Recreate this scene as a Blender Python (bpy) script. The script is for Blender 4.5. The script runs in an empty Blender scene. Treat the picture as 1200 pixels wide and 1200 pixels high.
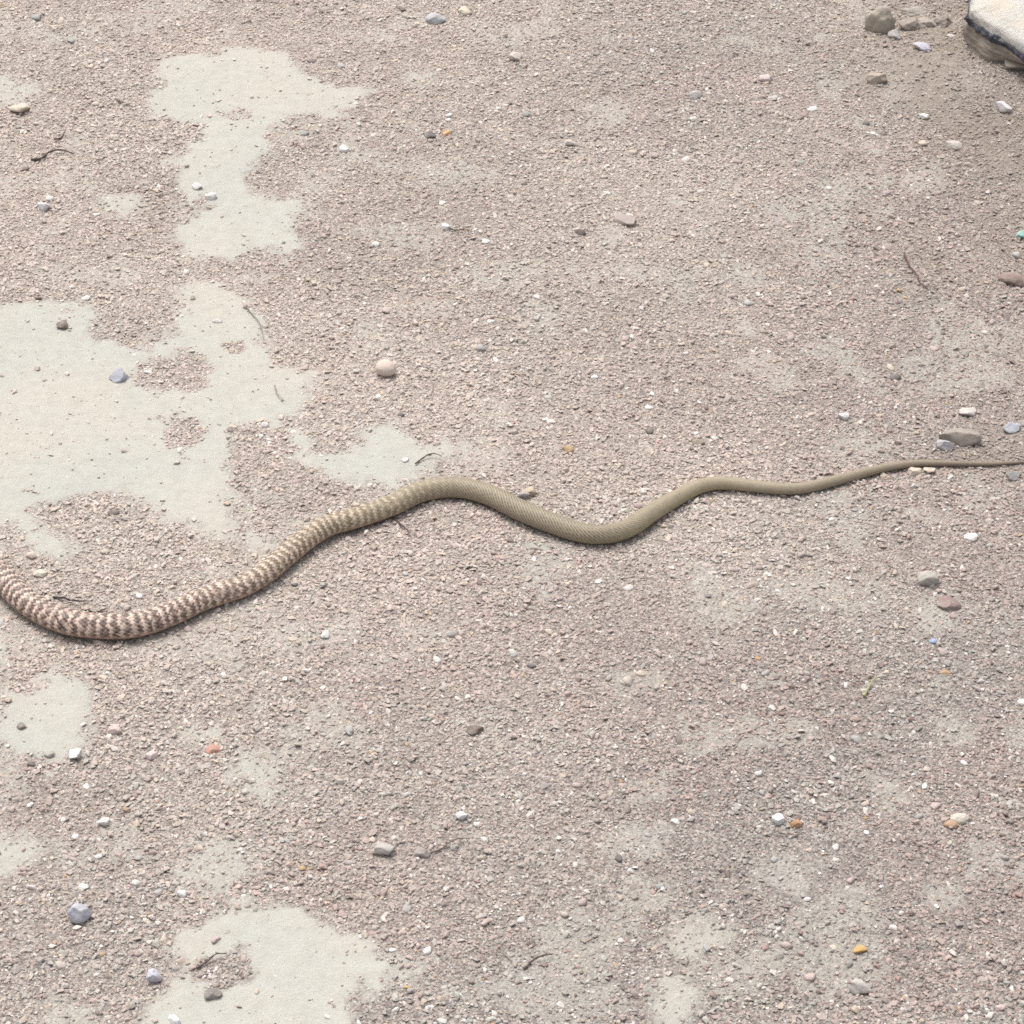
import bpy, bmesh, math, random
import numpy as np
from mathutils import Vector, Matrix

random.seed(7)
RNG = np.random.default_rng(7)
SC = bpy.context.scene
COL = SC.collection

# ------------------------------------------------------------------ camera
DIST, DEP = 3.0, math.radians(37)
TAN = 0.55 / 3.0                                  # half frame width / distance
CAM = np.array([0.0, -DIST * math.cos(DEP), DIST * math.sin(DEP)])
FWD = np.array([0.0, math.cos(DEP), -math.sin(DEP)])
UPV = np.array([0.0, math.sin(DEP), math.cos(DEP)])
cd = bpy.data.cameras.new('camera')
cam = bpy.data.objects.new('camera', cd)
COL.objects.link(cam)
cam.location = CAM
cam.rotation_euler = (math.pi / 2 - DEP, 0, 0)
cd.sensor_width = 36
cd.angle = 2 * math.atan(TAN)
cd.clip_start, cd.clip_end = 0.02, 2000
SC.camera = cam
SC.cycles.use_denoising = False
SC.cycles.filter_width = 1.65                       # the soft lens of a phone

# ------------------------------------------------------------------ light
SUN_EL, SUN_AZ = math.radians(66), math.radians(-30)   # azimuth from +Y towards +X
world = bpy.data.worlds.new('World')
SC.world = world
world.use_nodes = True
nt = world.node_tree
bg = nt.nodes['Background']
sky = nt.nodes.new('ShaderNodeTexSky')
sky.sky_type = 'NISHITA'
sky.sun_disc = False
sky.sun_elevation = SUN_EL
sky.sun_rotation = SUN_AZ
sky.dust_density = 4.0
hs = nt.nodes.new('ShaderNodeHueSaturation')      # thin high cloud: a whiter sky
hs.inputs['Saturation'].default_value = 0.3
nt.links.new(sky.outputs[0], hs.inputs['Color'])
nt.links.new(hs.outputs[0], bg.inputs['Color'])
bg.inputs['Strength'].default_value = 0.14
sl = bpy.data.lights.new('sun', 'SUN')
sl.energy = 1.5
sl.angle = math.radians(36)
sl.color = (1.0, 0.975, 0.94)
sun = bpy.data.objects.new('sun', sl)
COL.objects.link(sun)
sd = Vector((math.sin(SUN_AZ) * math.cos(SUN_EL), math.cos(SUN_AZ) * math.cos(SUN_EL), math.sin(SUN_EL)))
sun.rotation_euler = sd.to_track_quat('Z', 'Y').to_euler()
sun.location = sd * 5
vs = SC.view_settings
vs.view_transform = 'Standard'
vs.look = 'None'
vs.gamma = 1
vs.exposure = 0.80

# ------------------------------------------------------------------ helpers
def ray(px, py):
    px, py = np.asarray(px, float), np.asarray(py, float)
    a = (px - 600) / 600 * TAN
    b = -(py - 600) / 600 * TAN
    return (FWD[None] + a[..., None] * np.array([1.0, 0, 0]) + b[..., None] * UPV).reshape(px.shape + (3,))

def ground(px, py, z=0.0):                         # pixel -> point on the plane at height z
    d = ray(px, py)
    t = (z - CAM[2]) / d[..., 2]
    return CAM + d * np.asarray(t)[..., None]

def to_px(p):                                      # points -> pixels (only to find what is in view)
    q = p - CAM
    dep = q @ FWD
    return 600 + 600 / TAN * q[:, 0] / dep, 600 - 600 / TAN * (q @ UPV) / dep

def mpp(px, py):                                   # metres per pixel on the ground there
    p = ground(np.array([px]), np.array([py]))[0]
    return float((p - CAM) @ FWD) * TAN / 600

_perm = RNG.random((256, 256))
def vnoise(x, y, f, seed=0):
    x = np.asarray(x, float) * f + seed * 17.31 + 1000
    y = np.asarray(y, float) * f + seed * 9.73 + 1000
    xi, yi = np.floor(x).astype(int), np.floor(y).astype(int)
    fx, fy = x - xi, y - yi
    fx, fy = fx * fx * (3 - 2 * fx), fy * fy * (3 - 2 * fy)
    g = lambda i, j: _perm[i & 255, j & 255]
    return (g(xi, yi) * (1 - fx) + g(xi + 1, yi) * fx) * (1 - fy) + (g(xi, yi + 1) * (1 - fx) + g(xi + 1, yi + 1) * fx) * fy

def fbm(x, y, f, n=3, seed=0):
    s, a, t = 0, 1.0, 0
    for k in range(n):
        s = s + a * vnoise(x, y, f * 2.03 ** k, seed + k)
        t += a
        a *= 0.55
    return s / t

def new_mesh(name, verts, faces, smooth=False):
    me = bpy.data.meshes.new(name)
    me.from_pydata([tuple(v) for v in verts], [], [tuple(f) for f in faces])
    if smooth:
        me.polygons.foreach_set('use_smooth', [True] * len(me.polygons))
    me.update()
    return me

def link(name, me, mat=None, parent=None, loc=None, **props):
    o = bpy.data.objects.new(name, me)
    COL.objects.link(o)
    if mat is not None and me is not None and not me.materials:
        me.materials.append(mat)
    if parent is not None:
        o.parent = parent
    if loc is not None:
        o.location = loc
    for k, v in props.items():
        o[k] = v
    return o

def grid_mesh(name, P, closed=False):              # P: (n, m, 3) -> quads, numpy-fast
    n, m = P.shape[:2]
    i = np.arange(n * m).reshape(n, m)
    if closed:
        a, b = i[:-1], i[1:]
        q = np.stack([a, np.roll(a, -1, 1), np.roll(b, -1, 1), b], -1).reshape(-1, 4)
    else:
        q = np.stack([i[:-1, :-1], i[:-1, 1:], i[1:, 1:], i[1:, :-1]], -1).reshape(-1, 4)
    me = bpy.data.meshes.new(name)
    me.vertices.add(n * m)
    me.vertices.foreach_set('co', P.astype(np.float32).ravel())
    me.loops.add(q.size)
    me.loops.foreach_set('vertex_index', q.astype(np.int32).ravel())
    me.polygons.add(len(q))
    me.polygons.foreach_set('loop_start', np.arange(0, q.size, 4, dtype=np.int32))
    me.polygons.foreach_set('loop_total', np.full(len(q), 4, np.int32))
    me.polygons.foreach_set('use_smooth', np.ones(len(q), bool))
    me.update(calc_edges=True)
    me.validate()
    return me

class NT:                                          # small node-tree writer
    def __init__(self, name):
        self.m = bpy.data.materials.new(name)
        self.m.use_nodes = True
        self.t = self.m.node_tree
        self.b = self.t.nodes['Principled BSDF']
    def n(self, typ, **kw):
        x = self.t.nodes.new(typ)
        for k, v in kw.items():
            setattr(x, k, v)
        return x
    def l(self, a, b):
        self.t.links.new(a, b)
    def noise(self, vec, scale, detail=3, rough=0.6):
        x = self.n('ShaderNodeTexNoise')
        x.inputs['Scale'].default_value = scale
        x.inputs['Detail'].default_value = detail
        x.inputs['Roughness'].default_value = rough
        self.l(vec, x.inputs['Vector'])
        return x.outputs['Fac']
    def ramp(self, fac, stops):
        x = self.n('ShaderNodeValToRGB')
        e = x.color_ramp.elements
        while len(e) < len(stops):
            e.new(0.5)
        for el, (p, c) in zip(e, stops):
            el.position = p
            el.color = (c + (1,)) if len(c) == 3 else c
        self.l(fac, x.inputs[0])
        return x.outputs[0]
    def mix(self, fac, a, b, mode='MIX'):
        x = self.n('ShaderNodeMix', data_type='RGBA', blend_type=mode)
        for sock, v in ((x.inputs['Factor'], fac), (x.inputs[6], a), (x.inputs[7], b)):
            if isinstance(v, (int, float)):
                sock.default_value = v
            elif isinstance(v, tuple):
                sock.default_value = v + (1,)
            else:
                self.l(v, sock)
        return x.outputs[2]
    def math(self, op, a, b=0.0):
        x = self.n('ShaderNodeMath', operation=op)
        for sock, v in ((x.inputs[0], a), (x.inputs[1], b)):
            if isinstance(v, (int, float)):
                sock.default_value = v
            else:
                self.l(v, sock)
        return x.outputs[0]
    def bump(self, h, dist, strength=1.0):
        x = self.n('ShaderNodeBump')
        x.inputs['Distance'].default_value = dist
        x.inputs['Strength'].default_value = strength
        self.l(h, x.inputs['Height'])
        self.l(x.outputs[0], self.b.inputs['Normal'])
    def done(self, col, rough=0.9, spec=0.25):
        if isinstance(col, tuple):
            self.b.inputs['Base Color'].default_value = col + (1,)
        else:
            self.l(col, self.b.inputs['Base Color'])
        self.b.inputs['Roughness'].default_value = rough
        self.b.inputs['Specular IOR Level'].default_value = spec
        return self.m

# ------------------------------------------------------------------ bare crust patches (outlined on the ground)
PATCH = [  # (strength, outline)
 (1, [(188,62),(240,53),(252,64),(280,55),(320,60),(350,70),(372,86),(430,98),(440,106),(400,128),(345,136),(318,150),(322,176),(290,190),(287,205),(300,220),(352,230),(350,258),(357,290),(335,310),(318,285),(300,280),(285,293),(245,305),(222,293),(192,268),(228,250),(236,240),(205,222),(215,195),(195,188),(228,170),(240,155),(200,138),(178,136),(174,115),(190,95)]),
 (.9, [(105,236),(125,222),(165,224),(175,240),(150,250),(115,248)]),
 (.8, [(-20,85),(20,84),(42,95),(40,112),(15,122),(-20,122)]),
 (1, [(-40,380),(10,362),(37,358),(113,363),(116,390),(125,403),(165,405),(200,395),(203,340),(245,330),(285,338),(290,355),(306,366),(312,385),(312,405),(322,425),(368,435),(382,446),(366,465),(362,488),(330,498),(285,498),(268,505),(275,520),(270,560),(262,600),(272,640),(240,632),(215,612),(180,602),(160,590),(130,575),(100,572),(60,583),(45,592),(55,620),(88,640),(78,662),(45,652),(10,620),(-40,610)]),
 (1, [(335,500),(360,508),(372,530),(420,534),(430,505),(468,500),(500,520),(545,514),(530,530),(492,558),(470,572),(430,565),(360,555),(338,530)]),
 (.85, [(286,632),(320,628),(340,640),(318,655),(290,650)]),
 (1, [(8,792),(30,800),(70,778),(112,802),(105,850),(95,885),(60,893),(20,890),(5,850)]),
 (.85, [(-20,720),(15,728),(24,760),(10,785),(-20,780)]),
 (.75, [(190,860),(240,848),(268,858),(250,872),(205,872)]),
 (.8, [(278,880),(305,868),(330,880),(328,925),(300,935),(280,910)]),
 (.9, [(-10,978),(50,968),(66,990),(52,1012),(10,1022),(-10,1015)]),
 (.7, [(205,1000),(240,975),(285,980),(292,1020),(270,1045),(215,1040)]),
 (1, [(150,1240),(165,1170),(205,1140),(195,1095),(250,1060),(290,1050),(345,1062),(378,1092),(440,1100),(462,1135),(440,1165),(400,1170),(430,1240)]),
 (.6, [(40,1200),(60,1165),(110,1180),(140,1240),(40,1240)]),
 (.8, [(785,1085),(830,1075),(872,1090),(860,1118),(820,1130),(790,1118)]),
 (.85, [(768,1140),(800,1135),(835,1160),(820,1200),(775,1200)]),
 (.5, [(600,645),(650,640),(680,665),(650,700),(610,690)]),
 (.6, [(410,385),(450,382),(455,405),(415,410)]),
 (.5, [(560,470),(600,478),(590,505),(560,500)]),
 (.5, [(600,355),(660,360),(650,395),(605,390)]),
 (.6, [(1060,205),(1100,195),(1110,220),(1075,230)]),
 (.55, [(1060,700),(1120,705),(1130,740),(1080,745)]),
 (.7, [(470,80),(510,80),(518,96),(475,98)]),
 (.5, [(880,1000),(960,1005),(950,1035),(890,1035)]),
 (.45, [(960,540),(1010,500),(1060,520),(1020,545)]),
 (.45, [(960,215),(1000,205),(1010,235),(970,240)]),
 (.6, [(1040,75),(1130,70),(1150,115),(1090,140),(1040,120)]),
 (.7, [(330,1135),(420,1112),(520,1120),(470,1165),(360,1180)]),
]
ISLAND = [((198,437),48,26),((212,503),24,17),((272,408),18,9),((150,378),34,18),((258,1136),38,20),((225,150),22,9),((275,136),16,6),((225,238),24,8)]

def poly_sd(x, y, P):                              # signed distance, negative inside
    n = len(P)
    d = np.full(x.shape, 1e9)
    ins = np.zeros(x.shape, bool)
    for k in range(n):
        ax, ay = P[k]
        bx, by = P[(k + 1) % n]
        ex, ey = bx - ax, by - ay
        t = np.clip(((x - ax) * ex + (y - ay) * ey) / (ex * ex + ey * ey + 1e-12), 0, 1)
        d = np.minimum(d, np.hypot(x - ax - t * ex, y - ay - t * ey))
        c = (ay > y) != (by > y)
        ins ^= c & (x < ex * (y - ay) / (ey + 1e-12) + ax)
    return np.where(ins, -d, d)

PATCH_W = [(s, ground(*np.array(p, float).T)[:, :2]) for s, p in PATCH]
ISL_W = [(ground(np.array([c[0]]), np.array([c[1]]))[0, :2], rx * mpp(*c), ry * mpp(*c) / math.sin(DEP)) for c, rx, ry in ISLAND]

def bare(x, y):                                    # 1 = smooth crust, 0 = gravel
    wx = x + 0.034 * (fbm(x, y, 20, 3, 3) - .5) + 0.022 * (fbm(x, y, 90, 2, 5) - .5)
    wy = y + 0.048 * (fbm(x, y, 20, 3, 8) - .5) + 0.032 * (fbm(x, y, 90, 2, 6) - .5)
    b = np.zeros(x.shape)
    for s, P in PATCH_W:
        m = (wx > P[:, 0].min() - .05) & (wx < P[:, 0].max() + .05) & (wy > P[:, 1].min() - .05) & (wy < P[:, 1].max() + .05)
        if m.any():
            v = s * np.clip(.5 - poly_sd(wx[m], wy[m], P) / .020, 0, 1)
            b[m] = np.maximum(b[m], v)
    for c, rx, ry in ISL_W:
        r = np.hypot((wx - c[0]) / rx, (wy - c[1]) / ry)
        b = np.minimum(b, np.clip((r - .85) / .3, 0, 1))
    b = np.maximum(b, np.clip((fbm(x, y, 13, 4, 27) - .60) * 7, 0, .42))   # thin cover, the crust showing through
    out = np.clip(np.maximum(np.maximum(np.abs(x) - .8, -y - .78), y - 1.3) / .2, 0, 1)   # the same kind of patches go on outside the view
    b = np.maximum(b, np.clip((fbm(x, y, 2.2, 4, 21) - .62 - .4 * (1 - out)) * 14, 0, .95))
    return b

BROWN = [[(985,70),(1010,-30),(1260,-30),(1260,345),(1160,340),(1140,290),(1165,250),(1120,200),(1060,140),(1000,118)],[(1090,310),(1060,285),(1060,300),(1090,350)],[(1150,500),(1210,520),(1210,570),(1120,530)]]
BROWN_W = [ground(*np.array(p, float).T)[:, :2] for p in BROWN]
def brown(x, y):                                   # darker loose earth round the rock
    wx = x + .09 * (fbm(x, y, 9, 3, 13) - .5)
    wy = y + .12 * (fbm(x, y, 9, 3, 18) - .5)
    b = np.zeros(x.shape)
    for P in BROWN_W:
        m = (wx > P[:, 0].min() - .1) & (wx < P[:, 0].max() + .1) & (wy > P[:, 1].min() - .1) & (wy < P[:, 1].max() + .1)
        if m.any():
            b[m] = np.maximum(b[m], np.clip(.5 - poly_sd(wx[m], wy[m], P) / .08, 0, 1))
    return b * np.clip(.35 + 1.3 * fbm(x, y, 16, 2, 19), 0, 1)

def light_falloff(x, y):                               # light falloff painted as colour: paler far left, greyer near right, with noise
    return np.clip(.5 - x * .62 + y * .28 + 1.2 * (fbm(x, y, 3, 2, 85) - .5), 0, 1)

def h_low(x, y):
    g = np.exp(-np.minimum(((x / 3) ** 2 + (y / 3) ** 2), 50))
    h = (.010 * (fbm(x, y, 2.3, 2, 31) - .5) + .006 * (vnoise(x, y, 7, 33) - .5)) * (.3 + .7 * g)
    r = np.hypot((x - ROCK[0]) / .32, (y - ROCK[1] + .06) / .2)     # soil heaped round the rock
    return h + .022 * np.exp(-r * r * 2.2)

ROCK = ground(np.array([1195.]), np.array([62.]))[0][:2]

def h_full(x, y, b):
    m = .0045 * (fbm(x, y, 26, 2, 41) - .5) + .0022 * (fbm(x, y, 95, 2, 44) - .5)
    return h_low(x, y) + m * (1 - .8 * b) + .0012 * b

# ------------------------------------------------------------------ ground sheet
def axis(lo, hi, step, far):
    a = list(np.arange(lo, hi, step))
    s, v, right = step, a[-1], []
    while v < far:
        s *= 1.25
        v += s
        right.append(v)
    s, v, left = step, lo, []
    while v > -far:
        s *= 1.25
        v -= s
        left.append(v)
    return np.array(left[::-1] + a + right)

gx, gy = axis(-.95, .95, .0045, 300), axis(-.9, 1.5, .0055, 300)
GX, GY = np.meshgrid(gx, gy)
GB = bare(GX, GY)
GP = np.stack([GX, GY, h_full(GX, GY, GB)], -1)
me = grid_mesh('ground', GP)
at = me.attributes.new('bare', 'FLOAT', 'POINT')
at.data.foreach_set('value', GB.astype(np.float32).ravel())
for nm_, fn_ in (('brown', brown), ('dust', light_falloff)):
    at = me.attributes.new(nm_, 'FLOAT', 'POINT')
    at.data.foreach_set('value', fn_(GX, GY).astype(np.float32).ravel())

N = NT('dusty_soil')
pos = N.n('ShaderNodeNewGeometry').outputs['Position']
ba = N.n('ShaderNodeAttribute', attribute_name='bare').outputs['Fac']
big = N.noise(pos, 5, 3)
fine = N.noise(pos, 420, 3, .7)
mid = N.noise(pos, 70, 4, .65)
crust = N.ramp(big, [(.3, (.412, .385, .325)), (.55, (.39, .381, .335)), (.75, (.37, .374, .343))])
crust = N.mix(N.math('MULTIPLY', fine, .35), crust, (.325, .30, .26))
crust = N.mix(N.math('MULTIPLY', N.math('SUBTRACT', mid, .40), 1.5), crust, (.31, .283, .245))
soil = N.ramp(big, [(.3, (.41, .363, .31)), (.5, (.385, .345, .308)), (.72, (.365, .342, .305))])
soil = N.mix(N.math('MULTIPLY', fine, .8), soil, (.22, .18, .16))
br = N.n('ShaderNodeAttribute', attribute_name='brown').outputs['Fac']
lit_fac = N.n('ShaderNodeAttribute', attribute_name='dust').outputs['Fac']  # painted light falloff, stored per vertex
vo = N.n('ShaderNodeTexVoronoi'); vo.inputs['Scale'].default_value = 430; N.l(pos, vo.inputs['Vector'])
vsep = N.n('ShaderNodeSeparateColor'); N.l(vo.outputs['Color'], vsep.inputs[0])
speck = N.ramp(vsep.outputs[0], [(.0, (.45, .42, .41)), (.35, (.85, .82, .81)), (.7, (1.08, 1.05, 1.03)), (1.0, (1.65, 1.6, 1.55))])
soil = N.mix(.85, soil, N.mix(1.0, soil, speck, 'MULTIPLY'))
soil = N.mix(N.math('MULTIPLY', N.math('SUBTRACT', 1.0, lit_fac), .75), soil, N.mix(.9, N.ramp(fine, [(.3, (.24, .215, .20)), (.7, (.15, .135, .125))]), N.mix(1.0, (.21, .19, .175), speck, 'MULTIPLY')))  # soil colour darkened towards the near right, in place of shade
col = N.mix(ba, soil, crust)
col = N.mix(N.math('MULTIPLY', br, .85), col, N.ramp(mid, [(.3, (.27, .23, .19)), (.65, (.19, .155, .125))]))
crust_only = N.math('MULTIPLY', ba, .75)
gh = N.math('MULTIPLY', N.math('SUBTRACT', 1.0, crust_only), N.math('SUBTRACT', .9, vo.outputs['Distance']))
N.bump(N.math('ADD', N.math('ADD', N.math('MULTIPLY', fine, .5), mid), gh), .0018, .7)
link('ground', me, N.done(col, .95, .15), kind='structure')

# ------------------------------------------------------------------ snake
SN = [(-215,690,20),(-190,680,20),(-165,662,18),(-140,645,20),(-100,625,25),(-62,622,28),(-28,645,30),(3,675,31),(34,706,31),(76,727,32),(120,733,32),(161,731,31),(206,714,30),(232,701,29),(260,692,28),(285,685,27),(313,669,27),(342,645,27),(381,617,26.5),(418,606,26),(460,592,26),(490,578,26),(530,572,26),(570,580,26),(611,600,26),(645,614,25.5),(684,627,25),(712,628,24),(738,620,23.5),(762,604,22.5),(793,586,20),(820,573.5,18),(845,570,17),(880,573.5,15.5),(915,576.5,15),(940,576,14.5),(975,567.5,13.5),(1009,558,12),(1041,550,10.5),(1075,545.5,8.5),(1118,545.5,7),(1162,545.5,5.5),(1200,543,3)]
sn = np.array(SN, float)
rr = np.array([w / 2 * mpp(x, y) for x, y, w in SN])
ctrl = np.array([ground(np.array([x]), np.array([y]), r * .9)[0, :2] for (x, y, w), r in zip(SN, rr)])
t = np.concatenate([[0], np.cumsum(np.linalg.norm(np.diff(ctrl, axis=0), axis=1))])
def catmull(t, P, q):
    m = np.zeros_like(P)
    m[1:-1] = (P[2:] - P[:-2]) / (t[2:] - t[:-2])[:, None]
    m[0], m[-1] = (P[1] - P[0]) / (t[1] - t[0]), (P[-1] - P[-2]) / (t[-1] - t[-2])
    i = np.clip(np.searchsorted(t, q) - 1, 0, len(t) - 2)
    h = (t[i + 1] - t[i])[:, None]
    u = ((q - t[i])[:, None]) / h
    return (2*u**3 - 3*u**2 + 1) * P[i] + (u**3 - 2*u**2 + u) * h * m[i] + (-2*u**3 + 3*u**2) * P[i+1] + (u**3 - u**2) * h * m[i+1]
SL = t[-1]
q = np.arange(0, SL, .0008)
path = catmull(t, ctrl, q)
k = np.exp(-np.linspace(-2, 2, 41) ** 2); k /= k.sum()
pad = lambda v: np.concatenate([np.full(20, v[0]) if v.ndim == 1 else v[0] - (v[1:21][::-1] - v[0]) , v, v[-1] * 2 - v[-21:-1][::-1]])
def sm(v):
    p = np.concatenate([2 * v[0] - v[1:21][::-1], v, 2 * v[-1] - v[-21:-1][::-1]])
    return np.convolve(p, k, 'valid')
path = np.stack([sm(path[:, 0]), sm(path[:, 1])], 1)
rad = np.maximum(sm(np.interp(q, t, rr)), .0009)
HEAD_L = .038
hd = np.clip(q / HEAD_L, 0, 1)                       # the head: snout, jaw, neck
prof = np.interp(q, [0, .004, .012, .024, .034, .05], [.25, .55, .80, 1.08, .98, .86])
RW = np.where(q < .05, .0105 * prof, rad)
RW = sm(RW)
tan = np.gradient(path, axis=0)
tan /= np.linalg.norm(tan, axis=1)[:, None]
side = np.stack([tan[:, 1], -tan[:, 0]], 1)
M = 84
phi = (np.arange(M) / M) * 2 * math.pi               # 0 = back ridge
PH, Q = np.meshgrid(phi, q)
W = RW[:, None]
flat = np.where(Q < .05, .72, .97)
zc = h_low(path[:, 0], path[:, 1]) + RW * .90 * np.where(q < .05, .85, 1)
# scale lattice
LS = np.maximum(.0050 * np.interp(q, t, rr) / rr.max(), .0016)
B = np.cumsum(.0008 / LS)[:, None]
A = np.where(PH > math.pi, PH - 2 * math.pi, PH) / (2 * math.pi / 20)
U, V = A + B, B - A
fu, fv = U - np.floor(U), V - np.floor(V)
edge = np.minimum(np.minimum(fu, 1 - fu), np.minimum(fv, 1 - fv)) * 2
nidx = (np.floor(U) + np.floor(V)).astype(int)
cell = (np.floor(U) * 131 + np.floor(V) * 57).astype(int)
rnd = _perm[cell & 255, (nidx * 7) & 255]
belly = np.clip((np.abs(A) - 7.0) / .5, 0, 1)
relief = .00038 * (1 - (1 - np.clip(edge * 1.8, 0, 1)) ** 2) * (1 - belly) * np.clip(W / .012, 0, 1)
ca, sa = np.cos(PH), np.sin(PH)
rz = np.where(ca < 0, .80, 1.0) * flat               # flatter underside
up = ca * (W * rz + relief)
lat = sa * (W + relief) * (1 - .07 * np.clip(ca, 0, 1) ** 2)
P = np.empty(PH.shape + (3,))
P[..., :2] = path[:, None] + side[:, None] * lat[..., None]
P[..., 2] = zc[:, None] + up
sme = grid_mesh('snake', P, closed=True)
# close both ends
bmx = bmesh.new(); bmx.from_mesh(sme)
bmesh.ops.holes_fill(bmx, edges=[e for e in bmx.edges if e.is_boundary], sides=0)
bmesh.ops.recalc_face_normals(bmx, faces=bmx.faces)
bmx.to_mesh(sme); bmx.free()
sx = np.interp(q, t, sn[:, 0])[:, None] * np.ones_like(A)   # where along the body (0 neck .. 1200 tail)
lerp = lambda a, b, f: a * (1 - f[..., None]) + b * f[..., None]
c3 = lambda *v: np.array(v)
ss = lambda a, b, x: (lambda u: u * u * (3 - 2 * u))(np.clip((x - a) / (b - a), 0, 1))
base = lerp(c3(.32, .245, .20), c3(.32, .265, .18), ss(200, 470, sx))
base = lerp(base, c3(.295, .243, .166), ss(480, 620, sx))
base = lerp(base, c3(.27, .22, .155), ss(850, 1000, sx))
base = lerp(base, c3(.22, .168, .125), ss(1020, 1160, sx))
wob = vnoise(Q * 1.0, A * .012, 55, 60)
m4 = (nidx + np.where(wob > .62, 1, 0) + np.where(wob < .25, 1, 0)) % 4
flip = rnd > .86
level = np.choose(m4, [1.0, .30, .0, .10]) + np.where(flip, .25, 0) - np.where(rnd < .12, .2, 0)
pale = np.clip(level, 0, 1)
pale_c = lerp(c3(.72, .55, .45), c3(.52, .44, .31), ss(230, 480, sx))
dark_c = lerp(c3(.06, .031, .023), c3(.14, .10, .058), ss(150, 430, sx))
dark_c = lerp(c3(.03, .022, .026) * np.ones(A.shape + (3,)), dark_c, ss(-50, 70, sx))
contrast = (1 - ss(380, 585, sx)) * (.98 + .3 * (rnd - .5))
contrast = np.clip(contrast, 0, 1)
# pale scales keep a brown centre, dark ones a light rim
pf = np.clip(pale * (.72 + .4 * (1 - edge)) + (1 - pale) * .16 * (edge < .25), 0, 1)
band = lerp(dark_c, pale_c, pf)
low = np.clip((np.abs(A) - 4.9) / 1.7, 0, 1)          # the flanks: plainer, pinkish
colr = lerp(base, band, contrast * (1 - .55 * low))
pink = c3(.54, .345, .25)
colr = lerp(colr, pink * np.ones_like(colr), low * .6 * (1 - ss(380, 520, sx)))
line = (np.minimum(fv, 1 - fv) * 2 < .34) * (1 - contrast) * (1 - ss(690, 800, sx)) * ss(430, 520, sx) * (1 - .7 * low)
colr = lerp(colr, colr * .42, line.astype(float))
tip = np.clip(1 - edge * 2.2, 0, 1) * .22 * ss(600, 700, sx)
colr = lerp(colr, colr * .75, tip)
olive = ss(690, 740, sx) * (1 - ss(800, 900, sx)) * np.clip((np.abs(A) - 2) / 2.5, 0, 1)
colr = lerp(colr, c3(.33, .29, .155) * np.ones_like(colr), olive * .5)
colr = lerp(colr, c3(.50, .44, .33) * np.ones_like(colr), belly)
colr *= (.82 + .16 * rnd)[..., None]
ca_ = sme.attributes.new('skin', 'FLOAT_COLOR', 'POINT')
ca_.data.foreach_set('color', np.concatenate([colr, np.ones(A.shape + (1,))], -1).astype(np.float32).ravel())
N = NT('snake_skin')
skin = N.n('ShaderNodeAttribute', attribute_name='skin').outputs['Color']
pos = N.n('ShaderNodeNewGeometry').outputs['Position']
dustf = N.ramp(N.noise(pos, 60, 4), [(.45, (0, 0, 0)), (.8, (.14, .14, .14))])
snake = link('snake', sme, N.done(N.mix(dustf, skin, (.42, .36, .29)), .55, .35),
    label='long slender snake with banded pinkish front and plain olive tan tail crossing the gravel', category='snake')
N = NT('eye'); eye_m = N.done((.015, .012, .01), .15, .5)
i0 = int(.011 / .0008)
for s in (-1, 1):
    bm = bmesh.new()
    bmesh.ops.create_icosphere(bm, subdivisions=2, radius=.0019)
    e = bpy.data.meshes.new('eye'); bm.to_mesh(e); bm.free()
    p = np.append(path[i0] + side[i0] * s * RW[i0] * .86, zc[i0] + RW[i0] * .32)
    link('eye', e, eye_m, snake, p)

# ------------------------------------------------------------------ stones: shapes and materials
def hull_mesh(name, n, seed, flat=(1, .8, .6), jitter=.16):
    r = np.random.default_rng(seed)
    v = r.normal(size=(n, 3)); v /= np.linalg.norm(v, axis=1)[:, None]
    v *= (1 - jitter * r.random((n, 1)) * 2) * np.array(flat)
    bm = bmesh.new()
    for p in v: bm.verts.new(p)
    res = bmesh.ops.convex_hull(bm, input=bm.verts)
    bmesh.ops.delete(bm, geom=[g for g in res['geom_interior'] if isinstance(g, bmesh.types.BMVert)], context='VERTS')
    me = bpy.data.meshes.new(name); bm.to_mesh(me); bm.free()
    return me

def stone_mesh(name, seed, size, cuts=5, round_=.5, sub=4, rough=.05):
    cuts = cuts if round_ > .8 else cuts + 5
    r = np.random.default_rng(seed)
    bm = bmesh.new()
    bmesh.ops.create_icosphere(bm, subdivisions=sub, radius=1)
    for _ in range(cuts):
        nrm = r.normal(size=3); nrm /= np.linalg.norm(nrm)
        d = .42 + .40 * r.random()
        for v in bm.verts:
            k = v.co.dot(Vector(nrm)) - d
            if k > 0: v.co -= Vector(nrm) * k * (1 - round_ * .35)
    ph = r.random(6) * 6
    for v in bm.verts:
        c = v.co
        n = math.sin(c.x*3.1+ph[0])*math.sin(c.y*3.7+ph[1])*math.sin(c.z*2.9+ph[2]) + .5*math.sin(c.x*7+ph[3])*math.sin(c.y*8+ph[4])*math.sin(c.z*7+ph[5])
        n2 = math.sin(c.x*17+ph[2])*math.sin(c.y*19+ph[0])*math.sin(c.z*18+ph[1])
        v.co = c * (1 + rough * (n * 1.6 + n2 * .55))
    lo = Vector([min(v.co[i] for v in bm.verts) for i in range(3)])
    hi = Vector([max(v.co[i] for v in bm.verts) for i in range(3)])
    for v in bm.verts:                               # exact size, base at z = 0
        v.co = Vector([((v.co[i] - lo[i]) / (hi[i] - lo[i]) - (.5 if i < 2 else 0)) * size[i] for i in range(3)])
    for f in bm.faces: f.smooth = True
    me = bpy.data.meshes.new(name); bm.to_mesh(me); bm.free()
    return me

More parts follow.
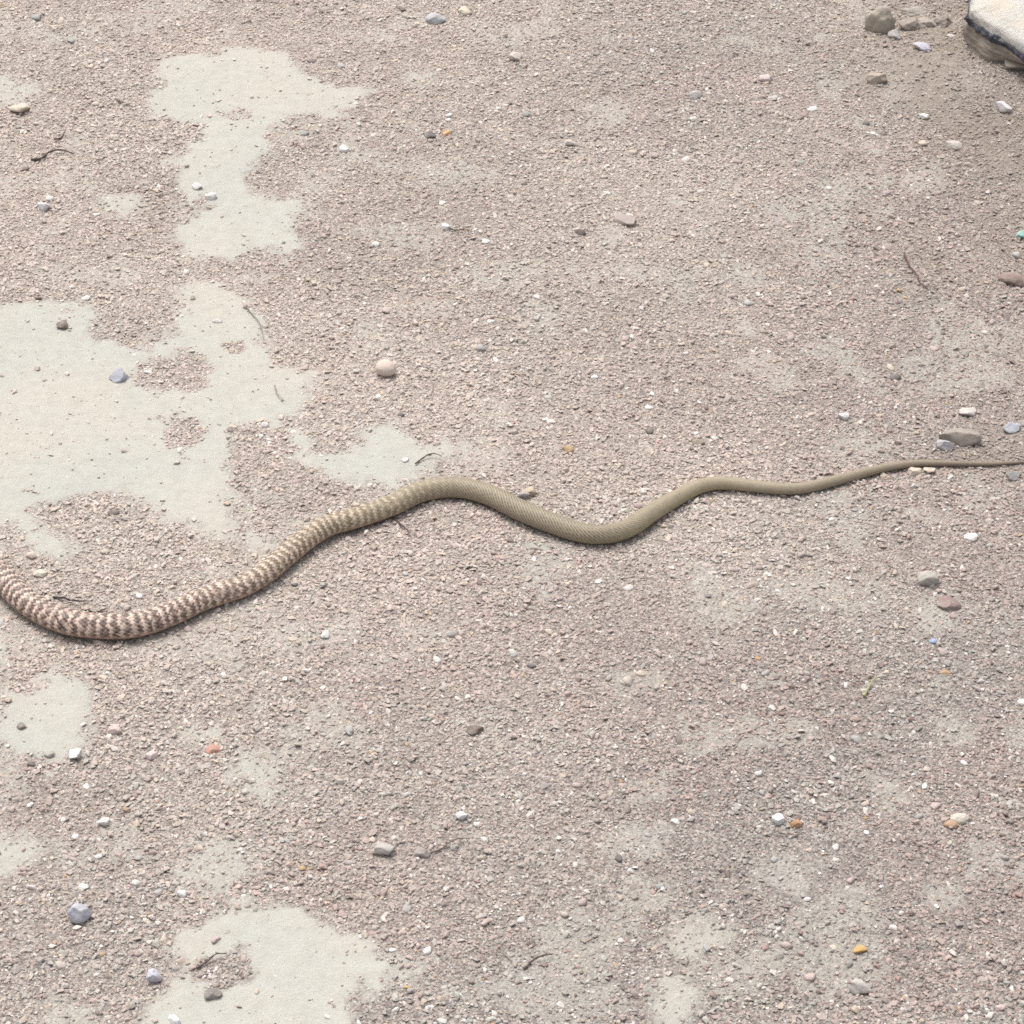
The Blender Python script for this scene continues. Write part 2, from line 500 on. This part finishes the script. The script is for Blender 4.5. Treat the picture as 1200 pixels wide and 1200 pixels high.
def stone_mat(name, inst):
    N = NT(name)
    if inst:
        c = N.n('ShaderNodeAttribute', attribute_type='INSTANCER', attribute_name='gcol').outputs['Color']
    else:
        c = N.n('ShaderNodeObjectInfo').outputs['Color']
    pos = N.n('ShaderNodeNewGeometry').outputs['Position']
    f = N.noise(pos, 520 if inst else 260, 3, .65)
    c2 = N.mix(N.math('MULTIPLY', N.math('SUBTRACT', f, .3), .8), c, N.mix(1.0, c, (.55, .5, .48), 'MULTIPLY'))
    d = N.ramp(N.noise(pos, 45, 3), [(.35, (.08, .08, .08)), (.7, (.6, .6, .6))])
    c2 = N.mix(d, c2, (.36, .315, .275))             # settled dust
    N.bump(f, .0006 if inst else .0022, .5)
    return N.done(c2, .85, .25)
GRAIN_M, STONE_M = stone_mat('gravel_stone', True), stone_mat('pebble_stone', False)

placed = []                                           # (x, y, radius) of pebbles, to keep grains out
def snake_clear(x, y):
    d = np.hypot(path[::8, 0][None] - x[:, None], path[::8, 1][None] - y[:, None]) - RW[::8][None]
    return d.min(1)

def put_stone(name, label, px, py, w, hgt, depth=.8, colr=(.4, .36, .32), cuts=5, round_=.3, seed=0, rot=None, sink=.28, group=None, category='pebble', tilt=0, rough=.07, sub=4):
    """w, hgt in pixels of the picture: width, and height of the stone itself; (px, py) its middle."""
    s = mpp(px, py)
    H = hgt * s
    g = ground(np.array([px]), np.array([py]), H * (.5 - sink))[0]
    size = (w * s, w * s * depth, H)
    m = stone_mesh(name, seed + int(px * 7 + py), size, cuts, round_, sub, rough)
    x, y = np.array([g[0]]), np.array([g[1]])
    z = float(h_full(x, y, bare(x, y))[0]) - sink * H
    o = link(name, m, STONE_M, None, (g[0], g[1], z), label=label, category=category)
    if group: o['group'] = group
    o.color = tuple(colr) + (1,)
    o.rotation_euler = (tilt, 0, random.uniform(-.5, .5) if rot is None else rot)
    placed.append((g[0], g[1], w * s * .40))
    return o

# ------------------------------------------------------------------ the rock at the corner
def rock():
    root = bpy.data.objects.new('rock', None); COL.objects.link(root)
    root['label'] = 'large pale topped rock with dark ragged edge above a tan base'
    root['category'] = 'rock'
    s = mpp(1190, 60)
    HZ = .060                                         # height of the pale top's rim
    lip = [(1134,18),(1141,22),(1150,29),(1160,37),(1171,42),(1183,49),(1194,57),(1206,64),(1225,66),(1250,58),(1272,38),(1280,10),(1265,-18),(1230,-34),(1190,-36),(1155,-22),(1138,-2),(1136,10)]
    toe = [(1128,40),(1134,52),(1142,64),(1150,73),(1162,77),(1178,78),(1192,78),(1208,77),(1228,76),(1252,72),(1276,62),(1288,40),(1275,10),(1235,-8),(1190,-8),(1155,0),(1136,16),(1128,28)]
    lp = ground(*np.array(lip, float).T, z=HZ)[:, :2]
    tp = ground(*np.array(toe, float).T, z=.012)[:, :2]
    c = lp.mean(0)
    root.location = (c[0], c[1], 0)
    SUB = 8
    def outline(P):
        P = P - c; n = len(P); out = []
        for i in range(n):
            p0, p1, p2, p3 = P[i-1], P[i], P[(i+1) % n], P[(i+2) % n]
            for f in np.arange(SUB) / SUB:
                out.append(.5*((2*p1)+(p2-p0)*f+(2*p0-5*p1+4*p2-p3)*f*f+(3*p1-p0-3*p2+p3)*f**3))
        return np.array(out)
    LO, TO = outline(lp), outline(tp)
    def wob(P, amp, f, seed):
        return amp * (fbm(P[:, 0] + P[:, 2] * .7, P[:, 1] - P[:, 2] * .9, f, 3, seed) - .5)
    def shell(name, prof, mat, amp, f, close=True):
        """prof: (blend towards the toe, scale, height)"""
        rings = []
        for k, (bl, sc_, z) in enumerate(prof):
            p = (LO * (1 - bl) + TO * bl) * sc_
            p3 = np.column_stack([p, np.full(len(p), z)])
            nrm = np.column_stack([p / np.linalg.norm(p, axis=1)[:, None], np.zeros(len(p))])
            d = wob(p3 + k * .013, amp, f, 90) * min(1, sc_ * 1.2)
            rings.append(p3 + nrm * d[:, None] + np.array([0, 0, 1]) * wob(p3, amp * .8, f * .8, 95)[:, None])
        me_ = grid_mesh(name, np.array(rings), closed=True)
        if close:
            b_ = bmesh.new(); b_.from_mesh(me_)
            bmesh.ops.holes_fill(b_, edges=[e for e in b_.edges if e.is_boundary], sides=0)
            bmesh.ops.recalc_face_normals(b_, faces=b_.faces); b_.to_mesh(me_); b_.free()
        return link(name, me_, mat, root)
    N = NT('pale_rock_face')
    pos = N.n('ShaderNodeNewGeometry').outputs['Position']
    f1, f2 = N.noise(pos, 14, 4), N.noise(pos, 160, 4, .7)
    cc = N.ramp(f1, [(.3, (.43, .425, .40)), (.5, (.50, .475, .43)), (.72, (.53, .45, .36))])
    cc = N.mix(N.math('MULTIPLY', f2, .45), cc, (.33, .31, .28)); N.bump(f2, .005, .8)
    pale = N.done(cc, .85)
    N = NT('dark_rock_edge')
    pos = N.n('ShaderNodeNewGeometry').outputs['Position']
    f2 = N.noise(pos, 130, 4, .7)
    cc = N.ramp(f2, [(.35, (.035, .036, .05)), (.55, (.09, .09, .11)), (.75, (.22, .20, .21))]); N.bump(f2, .004, .8)
    dark = N.done(cc, .9)
    N = NT('tan_rock_base')
    pos = N.n('ShaderNodeNewGeometry').outputs['Position']
    f1, f2 = N.noise(pos, 22, 4), N.noise(pos, 190, 4, .7)
    cc = N.ramp(f1, [(.3, (.25, .215, .18)), (.5, (.31, .265, .225)), (.7, (.27, .23, .175))])
    cc = N.mix(N.math('MULTIPLY', f2, .5), cc, (.17, .14, .115)); N.bump(f2, .003, .7)
    tanm = N.done(cc, .92)
    top = [(0, 1.0 - .0 * k, 0) for k in range(0)]
    top = [(0, .975, HZ - .006), (0, .985, HZ - .001), (0, .975, HZ + .004), (0, .95, HZ + .008)] + [(0, sc_, HZ + .008 + .014 * (1 - sc_ ** 2)) for sc_ in np.linspace(.9, .03, 16)]
    shell('pale_top', top, pale, .006, 45)
    shell('dark_edge', [(0, .90, HZ - .016), (.02, .965, HZ - .015), (.01, .995, HZ - .012), (0, 1.01, HZ - .008), (0, .995, HZ - .004), (0, .97, HZ - .003), (0, .9, HZ - .003)], dark, .013, 110)
    shell('base', [(1, .78, -.02), (1, .80, .004), (1, .90, .011), (1, .98, .013)] + [(1 - u, 1.0 - .02 * u + .02 * math.sin(u * 3.14), .014 + (HZ - .028) * u) for u in np.linspace(.08, 1, 14)] + [(0, .9, HZ - .0125)], tanm, .008, 40)
    placed.append((c[0], c[1], .07))
rock()

# ------------------------------------------------------------------ stones one can tell apart
G = 'pebbles'
PB = [  # name, label, x, y, w, h, colour, options
 ('stone','upright greenish tan stone half buried beside the earth clods',1031,31,36,46,(.33,.29,.23),dict(depth=.75,sink=.36,cuts=2,round_=.9,category='stone',rough=.13)),
 ('pebble','round grey pebble tucked against the upright greenish tan stone',1048,46,17,13,(.38,.37,.35),{}),
 ('earth_clod','brown earth clod directly behind the round grey pebble',1064,34,24,15,(.25,.205,.17),dict(category='clod',rough=.12)),
 ('earth_clod','flat pale edged clod between two brown clods',1085,32,26,11,(.33,.29,.25),dict(category='clod',rough=.12)),
 ('earth_clod','purplish brown clod next to the pale topped rock',1106,31,22,13,(.24,.2,.18),dict(category='clod',rough=.12)),
 ('earth_clod','low grey clod behind the row of brown clods',1072,14,30,9,(.31,.28,.24),dict(category='clod',rough=.12)),
 ('pebble','smooth flat lavender pebble in front of the earth clods',1080,63,25,9,(.46,.44,.50),dict(round_=.9,cuts=2,depth=.7)),
 ('earth_clod','crumbly tan clod with a pale tip in the soft dirt',1027,96,26,17,(.40,.33,.26),dict(category='clod',rough=.16)),
 ('pebble','square whitish pebble in front of the pale topped rock',1176,133,22,15,(.66,.62,.63),dict(round_=.1,cuts=7,depth=.7)),
 ('pebble','small bright white pebble in the soft dirt near the square whitish pebble',1083,139,12,8,(.8,.78,.76),{}),
 ('stone','brown stone under the overhang of the pale topped rock',1190,92,34,13,(.24,.2,.17),dict(category='stone')),
 ('pebble','pale chip under the dark overhang of the large rock',1163,82,11,6,(.5,.44,.38),{}),
 ('pebble','oval pale pebble ringed by dark grit',1118,171,20,9,(.46,.42,.38),dict(depth=.9)),
 ('shard','teal shard lying in the reddish dirt',1198,274,16,11,(.22,.52,.47),dict(category='shard',round_=.1)),
 ('stone','dark reddish stone pressed into the dirt below the teal shard',1185,327,34,14,(.19,.125,.105),dict(category='stone',depth=.8)),
 ('pebble','squarish pale pink pebble sitting alone on pink gravel',897,90,15,11,(.62,.52,.50),dict(round_=.2)),
 ('pebble','round cream pebble standing proud on fine gravel',452,432,25,19,(.60,.50,.43),dict(round_=1,cuts=2,depth=.95,sink=.1,rough=.02)),
 ('pebble','blue grey pebble at the edge of a gravel island in the pale crust',140,443,23,15,(.36,.38,.44),dict(depth=.8)),
 ('pebble','dark brown pebble lying alone on the pale crust',73,383,14,9,(.11,.085,.075),dict(depth=1)),
 ('stone','lavender grey blocky stone with a rust stained foot',93,1069,27,24,(.42,.42,.47),dict(round_=.15,cuts=8,depth=.8,category='stone',sink=.1)),
 ('pebble','bright white pebble at the lower tip of a pale crust patch',88,882,17,13,(.8,.79,.78),dict(sink=.1)),
 ('pebble','dull grey pebble beside the bright white pebble on pale crust',57,882,16,8,(.38,.36,.32),{}),
 ('pebble','angular white quartz pebble on mauve gravel',120,962,15,12,(.82,.79,.75),dict(round_=.1)),
 ('pebble','pale lavender lump beside a crust patch',181,1141,18,18,(.58,.57,.66),dict(sink=.15)),
 ('pebble','white pebble lying on the wide pale crust',204,1192,17,12,(.84,.84,.84),{}),
 ('pebble','round white pebble on dark gravel',541,957,14,10,(.85,.84,.83),dict(sink=.1)),
 ('stone','rounded grey stone casting a dark shadow on dark gravel',450,993,26,15,(.42,.39,.36),dict(category='stone',depth=.8)),
 ('pebble','dark brown flat pebble in pinkish gravel',556,856,22,10,(.13,.10,.08),dict(depth=.8)),
 ('pebble','round white pebble beside an orange chip',912,962,16,14,(.80,.81,.80),dict(round_=1)),
 ('pebble','small rusty orange chip beside a round white pebble',933,966,14,10,(.42,.21,.09),{}),
 ('pebble','oval cream pebble with dark grit behind it',1125,961,24,12,(.62,.57,.47),dict(round_=.9,cuts=2,depth=.7)),
 ('pebble','orange brown chip touching the oval cream pebble',1113,968,16,7,(.40,.21,.07),{}),
 ('pebble','yellow orange chip lying alone on grey gravel',1008,1110,18,8,(.52,.31,.08),{}),
 ('stone','pale dusty stone sunk in grey gravel',1010,1155,26,20,(.47,.44,.40),dict(category='stone')),
 ('stone','wedge shaped brown and grey stone just above the tail of the snake',1124,517,48,27,(.27,.235,.20),dict(category='stone',depth=.6,round_=.15,cuts=8,rot=.1,sink=.45)),
 ('pebble','light grey stone flake leaning on the wedge shaped stone',1106,524,24,14,(.42,.42,.44),dict(round_=.1,depth=.5,sink=.2)),
 ('pebble','cream pebble touching the underside of the tail',1071,555,16,10,(.66,.55,.43),{}),
 ('pebble','cream chip beside the cream pebble under the tail',1089,554,16,8,(.60,.50,.40),{}),
 ('pebble','flat bluish grey pebble behind the cream pebble',511,20,25,14,(.44,.46,.47),dict(depth=.8,round_=.3)),
 ('pebble','cream pebble with a dark underside near the bluish grey pebble',545,13,18,11,(.62,.54,.42),{}),
 ('pebble','pale beige pebble on mauve gravel far behind the snake',604,67,16,11,(.58,.51,.45),{}),
 ('stone','rounded beige stone bedded in gravel',1087,682,26,18,(.39,.36,.32),dict(category='stone',round_=.9)),
 ('pebble','reddish brown pebble pressed into the grit near the rounded beige stone',1112,710,28,12,(.23,.15,.14),{}),
 ('pebble','beige pebble with a brown side next to the middle of the snake',620,578,17,12,(.47,.38,.28),{}),
 ('pebble','grey pebble against the back of the middle of the snake',613,581,15,10,(.33,.30,.31),{}),
 ('pebble','small blue chip on greenish grit',1094,752,11,5,(.22,.34,.58),dict(category='chip')),
 ('pebble','cream pebble beside the neck of the snake',37,650,12,9,(.65,.52,.44),dict(round_=.9)),
 ('pebble','flat pale chip inside the first bend of the snake',47,671,18,7,(.58,.54,.44),{}),
 ('pebble','dark slate pebble at the foot of a gravel island on pale crust',249,1162,22,13,(.16,.145,.14),dict(depth=.8)),
 ('pebble','cream pebble with a dark foot at the edge of the pale patch',24,127,26,13,(.55,.48,.38),{}),
 ('pebble','black pebble next to an orange grain',504,157,15,9,(.10,.095,.10),{}),
 ('pebble','orange grain next to a black pebble',523,155,11,6,(.56,.32,.14),{}),
 ('pebble','pale lilac pebble on warm gravel near the crooked twig',51,241,17,13,(.60,.57,.60),{}),
 ('pebble','white pebble on the narrow neck of pale crust',231,217,14,9,(.74,.71,.68),{}),
 ('pebble','bright white chip with dark shadow on the pale crust',247,228,14,9,(.85,.82,.78),{}),
 ('pebble','small white pebble on mauve gravel with a thin twig behind it',523,268,11,9,(.84,.81,.79),{}),
 ('pebble','brick red flat pebble in gravel below the snake',250,877,20,7,(.42,.22,.16),{}),
 ('pebble','pinkish angular pebble below a pale crust patch',135,855,18,11,(.55,.43,.40),dict(round_=.1)),
 ('pebble','pale pink rounded pebble in the gravel right of a crust patch',177,883,16,10,(.62,.50,.47),{}),
 ('pebble','small round white pebble on thin gravel above the wide crust',160,1036,11,9,(.78,.76,.72),dict(round_=1)),
 ('pebble','small round white pebble with a reddish shadow at the crust edge',213,1047,12,10,(.80,.77,.74),dict(round_=1)),
 ('pebble','dark chip lying alone on the lower pale crust',25,851,11,7,(.13,.12,.11),{}),
 ('pebble','beige pebble on gravel behind the bend of the snake',669,168,18,11,(.56,.50,.45),{}),
 ('pebble','white pebble lying where the pale crust meets the gravel',404,172,14,10,(.78,.76,.73),{}),
 ('pebble','dark stone with a pale cap near the rounded grey stone',494,998,20,12,(.28,.25,.23),{}),
 ('pebble','glossy white chip beside the tail half of the snake',1137,633,17,7,(.78,.75,.72),{}),
 ('pebble','pale wide pebble set low in grit above the wedge shaped stone',1133,485,22,9,(.52,.48,.45),{}),
 ('pebble','bluish grey pebble beside the very tip of the tail',1186,503,22,12,(.40,.42,.45),{}),
 ('pebble','dark grey pebble under the tip of the tail',1188,558,20,10,(.22,.22,.22),{}),
 ('pebble','white pebble on grey gravel behind the thin part of the snake',988,490,14,10,(.74,.72,.71),{}),
 ('pebble','brown pebble in grey gravel behind the loop of the snake',818,521,15,8,(.24,.19,.14),{}),
 ('pebble','dull tan flat stone almost covered by pinkish gravel',733,260,28,8,(.32,.27,.25),{}),
 ('pebble','grey pebble beside the brownish pebble on grey gravel',815,113,18,9,(.38,.37,.35),{}),
]
for j, (nm, lb, x, y, w, h, c, kw) in enumerate(PB):
    put_stone(nm, lb, x, y, w, h, colr=c, seed=j * 11, **kw)

# look-alike pebbles scattered over the whole place: shared meshes, one object each
CLASS = [
 ('small whitish pebble scattered among the fine gravel','whitish scattered pebbles',[(.72,.69,.65),(.64,.60,.57),(.78,.75,.72)],.30),
 ('small mauve pink pebble scattered among the fine gravel','mauve pink scattered pebbles',[(.44,.34,.32),(.50,.39,.36),(.39,.31,.30)],.22),
 ('small grey pebble scattered among the fine gravel','grey scattered pebbles',[(.36,.35,.34),(.42,.41,.39),(.32,.33,.31)],.18),
 ('small dark brown pebble scattered among the fine gravel','dark brown scattered pebbles',[(.13,.10,.09),(.17,.13,.12),(.11,.10,.10)],.14),
 ('small beige pebble scattered among the fine gravel','beige scattered pebbles',[(.50,.43,.35),(.55,.47,.38),(.46,.40,.34)],.13),
 ('small ochre pebble scattered among the fine gravel','ochre scattered pebbles',[(.42,.27,.11),(.45,.30,.15)],.03),
]
shapes = [stone_mesh('pebble', 900 + k, (1, .65 + .03 * k, .45 + .03 * (k % 5)), 5, .3 if k % 2 else .1, 2, .05) for k in range(12)]
cnt, loose = 0, []
while cnt < 228:
    x, y = random.uniform(-20, 1220), random.uniform(0, 1215)
    g = ground(np.array([x]), np.array([y]))[0]
    if float(bare(np.array([g[0]]), np.array([g[1]]))[0]) > .5 and random.random() < .85: continue
    w = random.choice([9, 9.5, 10, 10, 11, 11, 12, 13, 14.5])
    s = mpp(x, y); R = w * s
    if snake_clear(np.array([g[0]]), np.array([g[1]]))[0] < R * .6: continue
    if any((g[0]-a)**2 + (g[1]-b)**2 < (R + r) ** 2 for a, b, r in placed): continue
    lb, grp, cols, _ = random.choices(CLASS, [c[3] for c in CLASS])[0]
    z = float(h_full(g[:1], g[1:2], bare(g[:1], g[1:2]))[0])
    o = link('pebble', random.choice(shapes), STONE_M, None, (g[0], g[1], z - .16 * R), label=lb, category='pebble', group=grp)
    loose.append((o, grp))
    o.scale = (R, R, R * random.uniform(.8, 1.1))
    o.rotation_euler = (random.uniform(-.2, .2), random.uniform(-.2, .2), random.uniform(0, 6.28))
    o.color = random.choice(cols) + (1,)
    placed.append((g[0], g[1], R * .45)); cnt += 1

# each scattered pebble is told by the nearest stone that has a look of its own
import re as _re
short = [_re.split(r' (?:half|tucked|directly|between|next|behind|in|with|under|ringed|lying|pressed|sitting|standing|at|beside|on|casting|touching|sunk|just|leaning|bedded|against|inside|scattered|near|below|far|almost|set|where|of) ', lb)[0] for _, lb, *_ in PB]
marks = [(s_, ground(np.array([p[2]]), np.array([p[3]]))[0][:2]) for s_, p in zip(short, PB) if short.count(s_) == 1 and len(s_.split()) >= 3]
near_by = {}
for o, grp in loose:
    at_ = np.array(o.location[:2])
    d = [np.linalg.norm(at_ - m[1]) for m in marks]
    j = int(np.argmin(d))
    near_by.setdefault((grp, j), []).append((d[j], o))
ORD = ['', 'second ', 'third ', 'fourth ', 'fifth ', 'sixth ', 'seventh ', 'eighth ', 'ninth ', 'tenth ', 'eleventh ', 'twelfth ', 'thirteenth ']
for (grp, j), lst in near_by.items():
    kind = grp.replace(' scattered pebbles', '')
    for k, (d, o) in enumerate(sorted(lst, key=lambda a: a[0])):
        o['label'] = 'small %s pebble %sclosest of its colour to the %s' % (kind, ORD[min(k, 12)], marks[j][0])

# ------------------------------------------------------------------ twigs
N = NT('twig_bark')
c = N.n('ShaderNodeObjectInfo').outputs['Color']
pos = N.n('ShaderNodeNewGeometry').outputs['Position']
TWIG_M = N.done(N.mix(N.noise(pos, 300, 3), c, N.mix(1.0, c, (.5, .5, .5), 'MULTIPLY')), .85)
def twig(label, pts, wpx, colr=(.10, .08, .065), cat='twig', name='twig'):
    s = mpp(*pts[0]); r0 = wpx * s / 2
    g = ground(*np.array(pts, float).T, z=r0)[:, :2]
    tt = np.concatenate([[0], np.cumsum(np.linalg.norm(np.diff(g, axis=0), axis=1))])
    qq = np.linspace(0, tt[-1], 8 * len(pts))
    p = catmull(tt, g, qq)
    z = h_full(p[:, 0], p[:, 1], bare(p[:, 0], p[:, 1])) + r0 * 1.2 + .0022
    f = qq / tt[-1]
    z = z + .0015 * np.sin(f * 5 + len(pts)) * 1
    tg = np.gradient(p, axis=0); tg /= np.linalg.norm(tg, axis=1)[:, None]
    sdv = np.stack([tg[:, 1], -tg[:, 0]], 1)
    r = r0 * (1 - .6 * f) * (1 + .18 * np.sin(f * 31 + pts[0][0])) 
    a = np.arange(8) / 8 * 2 * math.pi
    Pq = np.empty((len(qq), 8, 3))
    Pq[..., :2] = p[:, None] + sdv[:, None] * (np.cos(a)[None, :, None] * r[:, None, None])
    Pq[..., 2] = z[:, None] + np.sin(a)[None] * r[:, None]
    m = grid_mesh(name, Pq, closed=True)
    b = bmesh.new(); b.from_mesh(m)
    bmesh.ops.holes_fill(b, edges=[e for e in b.edges if e.is_boundary], sides=0)
    bmesh.ops.recalc_face_normals(b, faces=b.faces); b.to_mesh(m); b.free()
    o = link(name, m, TWIG_M, None, None, label=label, category=cat)
    o.color = colr + (1,)
twig('crooked dark twig lying on warm gravel left of the pale crust', [(36,186),(48,185),(58,179),(70,177),(86,180)], 3.2)
twig('short bent twig just behind the crooked dark twig', [(64,163),(72,159),(77,153)], 2.5)
twig('short grey stick beside the far pale crust', [(136,117),(146,120),(156,127)], 2.5, (.18,.15,.14))
twig('curled thin twig beside the pale crust behind the snake', [(487,546),(494,541),(505,537),(518,539)], 2.3, (.14,.11,.08))
twig('thin stick poking out from under the middle of the snake', [(458,604),(465,611),(472,619),(481,628)], 3, (.13,.10,.10))
twig('black forked sliver inside the first bend of the snake', [(62,698),(74,701),(82,705),(92,706),(104,704)], 3, (.06,.05,.05))
twig('dark splinter touching the belly bend of the snake', [(104,716),(112,717),(124,715)], 3, (.06,.05,.05))
twig('thin dark twig on the gravel far below the snake', [(614,1136),(622,1127),(634,1123),(648,1120)], 3.2, (.12,.09,.08))
twig('long straight stalk leading to the dark stone with a pale cap', [(505,1000),(518,995),(532,988),(550,985)], 2.6, (.18,.15,.13))
twig('reddish dark root fragment in loose grit', [(1060,296),(1066,312),(1075,326),(1078,334),(1087,341)], 2.8, (.15,.09,.085))
twig('hair thin rootlet running across the pale crust', [(288,358),(296,368),(304,380),(309,398)], 1.5, (.24,.215,.19), 'crack', 'crack')  # stands for a crack in the crust, built as a raised strand
twig('faint rootlet on the crust beside the gravel islands', [(322,455),(326,466),(333,474)], 1.4, (.26,.23,.2), 'crack', 'crack')  # same raised strand, for a fainter line in the crust
twig('yellow green straw on grey gravel', [(1012,818),(1018,808),(1024,800),(1033,796)], 3.4, (.42,.41,.22), 'straw', 'straw')
twig('dark sliver of wood on a gravel island in the wide crust', [(230,1133),(243,1126),(254,1120),(266,1118)], 2.8, (.13,.09,.08))
twig('thin twig behind the small white pebble on mauve gravel', [(526,270),(538,272),(550,271)], 2.2, (.2,.17,.15))
twig('pale dry stalk lying in the gravel below the snake', [(600,1128),(590,1118),(575,1120)], 1.8, (.30,.26,.22))

# ------------------------------------------------------------------ gravel: more grains than one could count
variants = bpy.data.collections.new('gravel_shapes')
for k in range(18):
    v = bpy.data.objects.new('gravel_grain', hull_mesh('gravel_grain', 13 + k % 5, 300 + k, (1, .62 + .3 * random.random(), .38 + .3 * random.random()), .14))
    v.data.materials.append(GRAIN_M)
    variants.objects.link(v)

def scatter(n, x0, x1, y0, y1):
    return RNG.uniform(x0, x1, n), RNG.uniform(y0, y1, n)
DENS = 185000
x, y = scatter(int(DENS * 2.0 * 2.7), -1.0, 1.0, -1.0, 1.7)
px, py = to_px(np.column_stack([x, y, np.zeros_like(x)]))
inview = (px > -130) & (px < 1330) & (py > -110) & (py < 1330)
keep = inview | (RNG.random(len(x)) < .5)
x, y, inview = x[keep], y[keep], inview[keep]
xo, yo = scatter(260000, -2.4, 2.4, -2.2, 3.2)
o_ = (np.abs(xo) > 1) | (yo < -1) | (yo > 1.7)
x, y = np.concatenate([x, xo[o_]]), np.concatenate([y, yo[o_]])
inview = np.concatenate([inview, np.zeros(o_.sum(), bool)])
b = bare(x, y)
dens = np.clip(.10 + .8 * fbm(x, y, 8, 3, 70) + .85 * fbm(x, y, 38, 2, 72), .3, 1)          # thicker and thinner cover
keep = RNG.random(len(x)) < dens * (1 - np.clip(b * 1.0, 0, .975))
x, y, b, inview = x[keep], y[keep], b[keep], inview[keep]
n = len(x)
size = .0018 * np.exp(RNG.normal(0, .38, n))                      # half length, metres
big = RNG.random(n) < .05
size = np.where(big, size * 1.6, size)
grit = RNG.random(n) < .45
size = np.where(grit, size * .52, size)
size = np.clip(size * (.85 + .4 * fbm(x, y, 5, 2, 75)), .0006, .0052)
size = np.where(inview, size, size * np.where((np.abs(x) < 1) & (y > -1) & (y < 1.7), 1.3, 2.0))
near = np.zeros(n, bool)                                          # not inside the snake or under a pebble
idx = np.where((y > -.4) & (y < .35))[0]
for ch in np.array_split(idx, max(1, len(idx) // 4000)):
    near[ch] = snake_clear(x[ch], y[ch]) < -.004
for a, c_, r in placed:
    m = np.abs(x - a) < r
    near[m] |= np.hypot(x[m] - a, y[m] - c_) < r * .75
x, y, b, size = x[~near], y[~near], b[~near], size[~near]
n = len(x)
z = h_full(x, y, b) + size * RNG.uniform(-.16, .42, n)
PAL = np.array([(.40,.315,.29),(.45,.37,.34),(.36,.30,.285),(.37,.355,.335),(.43,.415,.385),(.48,.41,.34),(.36,.36,.325),(.68,.64,.60),(.80,.77,.74),(.17,.125,.12),(.22,.19,.175),(.40,.26,.14),(.33,.235,.215)])
wts = np.array([.19,.15,.13,.10,.08,.09,.06,.065,.03,.045,.06,.005,.06])
hue = fbm(x, y, 6, 3, 80)                                         # beds of mauve and of greenish grey stone
w = np.tile(wts, (n, 1))
mauve = np.clip((hue - .42) * 7, 0, 1)[:, None]
w[:, [0, 1, 2, 12]] *= .45 + 1.1 * mauve
w[:, [3, 4, 6]] *= 1.7 - 1.2 * mauve
warm = light_falloff(x, y)[:, None]  # painted light falloff; also steers the beige and grey picks
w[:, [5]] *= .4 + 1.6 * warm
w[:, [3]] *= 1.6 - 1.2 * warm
w /= w.sum(1, keepdims=True)
pick = (RNG.random((n, 1)) > np.cumsum(w, 1)).sum(1).clip(0, len(PAL) - 1)
PAL = np.clip(PAL.mean(1, keepdims=True) + (PAL - PAL.mean(1, keepdims=True)) * 1.35, .02, .9)
colr = PAL[pick] * RNG.uniform(.80, 1.16, (n, 1)) * (.82 + .42 * fbm(x, y, 14, 3, 88))[:, None]
dusty = (.04 + .48 * warm)  # light falloff put into grain colour as a pale mix
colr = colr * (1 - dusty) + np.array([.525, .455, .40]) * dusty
colr = colr * (.84 + .24 * warm)  # grain brightness follows the same painted falloff
bw = (brown(x, y) * .55)[:, None]
colr = colr * (1 - bw) + np.array([.25, .21, .175]) * bw
pts = bpy.data.meshes.new('gravel')
pts.vertices.add(n)
pts.vertices.foreach_set('co', np.column_stack([x, y, z]).astype(np.float32).ravel())
def put(name, typ, arr, field):
    a = pts.attributes.new(name, typ, 'POINT')
    a.data.foreach_set(field, arr.ravel())
put('rot', 'FLOAT_VECTOR', np.column_stack([RNG.normal(0, .22, n), RNG.normal(0, .22, n), RNG.uniform(0, 6.283, n)]).astype(np.float32), 'vector')
put('scl', 'FLOAT_VECTOR', np.column_stack([size * RNG.uniform(.9, 1.25, n), size * RNG.uniform(.8, 1.1, n), size * RNG.uniform(.6, 1.05, n)]).astype(np.float32), 'vector')
put('kind_index', 'INT', RNG.integers(0, 18, n).astype(np.int32), 'value')
put('gcol', 'FLOAT_COLOR', np.column_stack([colr, np.ones(n)]).astype(np.float32), 'color')
gravel = link('gravel', pts, None, kind='stuff', label='fine mauve and grey gravel strewn over the dusty ground', category='gravel')
gn = bpy.data.node_groups.new('strewn_gravel', 'GeometryNodeTree')
gn.interface.new_socket('Geometry', in_out='INPUT', socket_type='NodeSocketGeometry')
gn.interface.new_socket('Geometry', in_out='OUTPUT', socket_type='NodeSocketGeometry')
gi, go = gn.nodes.new('NodeGroupInput'), gn.nodes.new('NodeGroupOutput')
iop, ci = gn.nodes.new('GeometryNodeInstanceOnPoints'), gn.nodes.new('GeometryNodeCollectionInfo')
ci.inputs['Collection'].default_value = variants
ci.inputs['Separate Children'].default_value = True
ci.inputs['Reset Children'].default_value = True
def named(nm, dt):
    a = gn.nodes.new('GeometryNodeInputNamedAttribute'); a.data_type = dt
    a.inputs['Name'].default_value = nm
    return next(s for s in a.outputs if s.enabled)
e2r = gn.nodes.new('FunctionNodeEulerToRotation')
L = gn.links.new
L(gi.outputs[0], iop.inputs['Points']); L(ci.outputs[0], iop.inputs['Instance'])
iop.inputs['Pick Instance'].default_value = True
L(named('kind_index', 'INT'), iop.inputs['Instance Index'])
L(named('rot', 'FLOAT_VECTOR'), e2r.inputs[0]); L(e2r.outputs[0], iop.inputs['Rotation'])
L(named('scl', 'FLOAT_VECTOR'), iop.inputs['Scale'])
L(iop.outputs[0], go.inputs[0])
gravel.modifiers.new('strew', 'NODES').node_group = gn
print('grains', n, 'snake length', SL)
